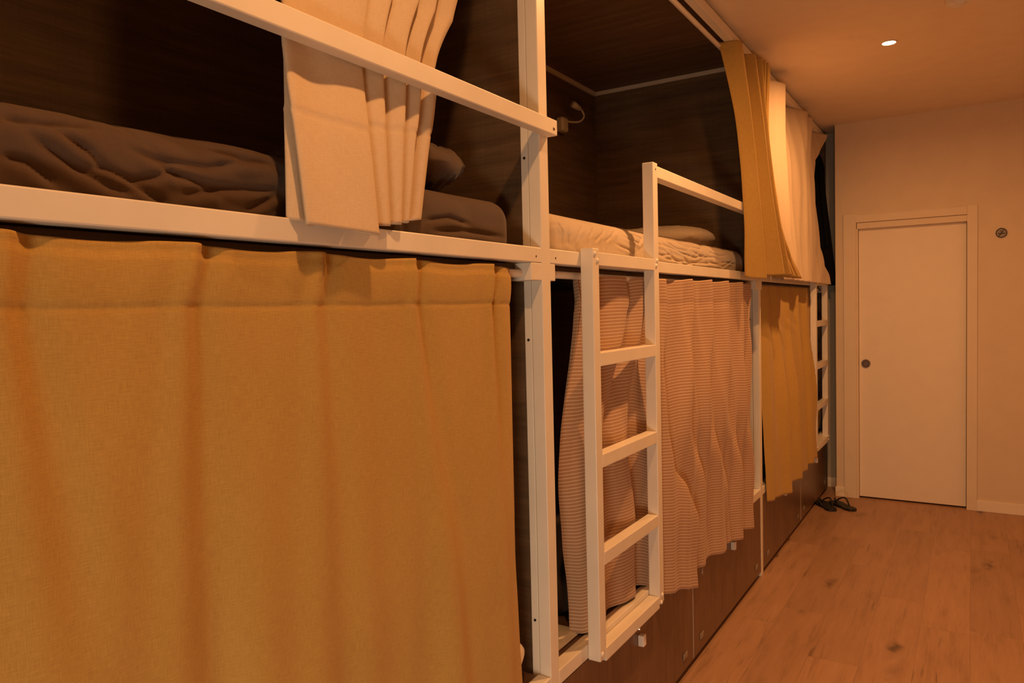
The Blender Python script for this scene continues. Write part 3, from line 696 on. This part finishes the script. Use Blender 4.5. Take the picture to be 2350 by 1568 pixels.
# 5: cream, upper far bay
c5t = [(4.18, -.05), (4.28, .0), (4.40, .055), (4.46, .035), (4.50, -.035), (4.62, -.040), (4.78, -.038), (4.92, -.035), (5.02, .000), (5.14, .045), (5.18, .030), (5.20, -.010), (5.26, .010), (5.34, .04), (5.36, .01), (5.44, -.03), (5.60, -.035), (5.75, -.03), (5.85, .01), (5.94, .045)]
c5m = [(4.12, .0), (4.26, .02), (4.40, .062), (4.47, .055), (4.52, .035), (4.62, .030), (4.74, .032), (4.86, .040), (4.96, .055), (5.05, .065), (5.10, .050), (5.14, .030), (5.22, .04), (5.28, .05), (5.32, .03), (5.38, .022), (5.46, .03), (5.54, .03), (5.62, .01), (5.66, -.02)]
c5b = [(4.34, .05), (4.38, .04), (4.46, .085), (4.54, .050), (4.62, .085), (4.70, .052), (4.78, .085), (4.86, .050), (4.95, .08), (5.03, .048), (5.12, .076), (5.20, .046), (5.30, .07), (5.38, .045), (5.48, .07), (5.56, .045), (5.66, .066), (5.74, .045), (5.83, .060), (5.93, .070)]
section_curtain('curtain', M['cream'], [(2.698, c5t), (2.35, sc(c5m, 4.6, 1.0, -.012)), (2.0, sc(c5m, 4.6, 1.02, .004)), (1.592, c5b)], 360, 110, [0]*20,
    'long cream curtain closing the farthest upper bunk', seed=8, wob=.006, rip=(4.25, .006, .13))

# 6: mustard, lower far bay
c6t = [(4.07, -.02), (4.14, .006), (4.25, -.012), (4.34, .008), (4.40, -.008), (4.56, -.010), (4.64, .012), (4.70, -.008), (4.86, -.01), (4.94, .012), (5.0, -.008), (5.16, -.01), (5.24, .012), (5.30, -.008), (5.46, -.010), (5.54, .01), (5.62, -.015)]
c6b = [(4.095, .010), (4.14, .045), (4.22, .040), (4.36, .085), (4.44, .045), (4.52, .050), (4.64, .088), (4.70, .045), (4.80, .050), (4.90, .082), (4.96, .042), (5.06, .046), (5.14, .070), (5.19, .04), (5.26, .042), (5.34, .055), (5.41, .030)]
section_curtain('curtain', M['mustard'], [(1.560, amp(c6t, 1.5, 0)), (1.30, sc(amp(c6t, 1.5, 0), 4.3, .97, .016)), (.90, [((a[0]+b_[0])/2, (a[1]+b_[1])/2+.010) for a, b_ in zip(amp(c6t, 1.5, 0), amp(c6b, 1.4, .055))]), (.405, c6b)], 360, 120, [-.02]*4+[0]*13,
    'mustard linen curtain closing the farthest lower bunk beside the far ladder', seam=1.475, seed=14, wob=.006, rip=(4.1, .009, .16), clamp=(5.42, 7, -.003))

# mustard cushion and black pouch in the farthest lower bunk
pillow(M['mustard'], (-.085, 5.99, .585), .12, .22, .10, .0, 'mustard cushion inside the farthest lower bunk seen through the far ladder', (1.35, 0), .004, 6)
o = MB(); o.box(-.02, .016, 6.02, 6.09, .474, .530, .014, 4); o = o.build('pouch', M['black'], None, True, (0, 6.05, .474)); tag(o, 'small black pouch on the lower rail at the end of the bunk row', 'pouch')

# black garment hanging at the end of the row
CY = 6.062
t = thing('hanging_coat', (-.04, CY, 2.62), 'black coat hanging at the far end of the bunk row beside the door wall', 'coat')
def coat(u, v):
    a = u*2*PI; z = 2.60-(2.60-1.60)*v
    sh = min(1, v/.12)**.6
    xr = -.045+.048*sh+.082*max(0, v-.25)/.75; xl = -.075-.045*sh
    cx, wd = (xr+xl)/2, (xr-xl)/2
    f = 1+.12*math.sin(3*a+5*v)
    return Vector((cx+wd*math.cos(a), CY+(.012+.016*sh)*math.sin(a)*f, z+(-.012*math.sin(2*a) if v > .9 else 0)))
me_o = cloth('body', M['coat'], coat, 60, 60, lambda u, v, p: v, None, None, thick=.002)
me_o.parent = t; me_o.location = -ORG[t.name]
def sleeve(u, v):
    a = u*2*PI; z = 2.50-.62*v
    return Vector((-.020+.045*v+.020*math.cos(a)*(1-.25*v), CY-.034+.012*math.sin(a), z))
s_o = cloth('sleeve', M['coat'], sleeve, 30, 30, lambda u, v, p: v, None, None, thick=.002)
s_o.parent = t; s_o.location = -ORG[t.name]
pts = catmull([(-.062, CY, 2.60), (-.062, CY, 2.64), (-.048, CY, 2.672), (-.050, CY, 2.692), (-.062, CY, 2.698), (-.076, CY, 2.690)], 14)
MB().tube(pts, .0025, 8).build('hanger_hook', M['chrome'], t, True)
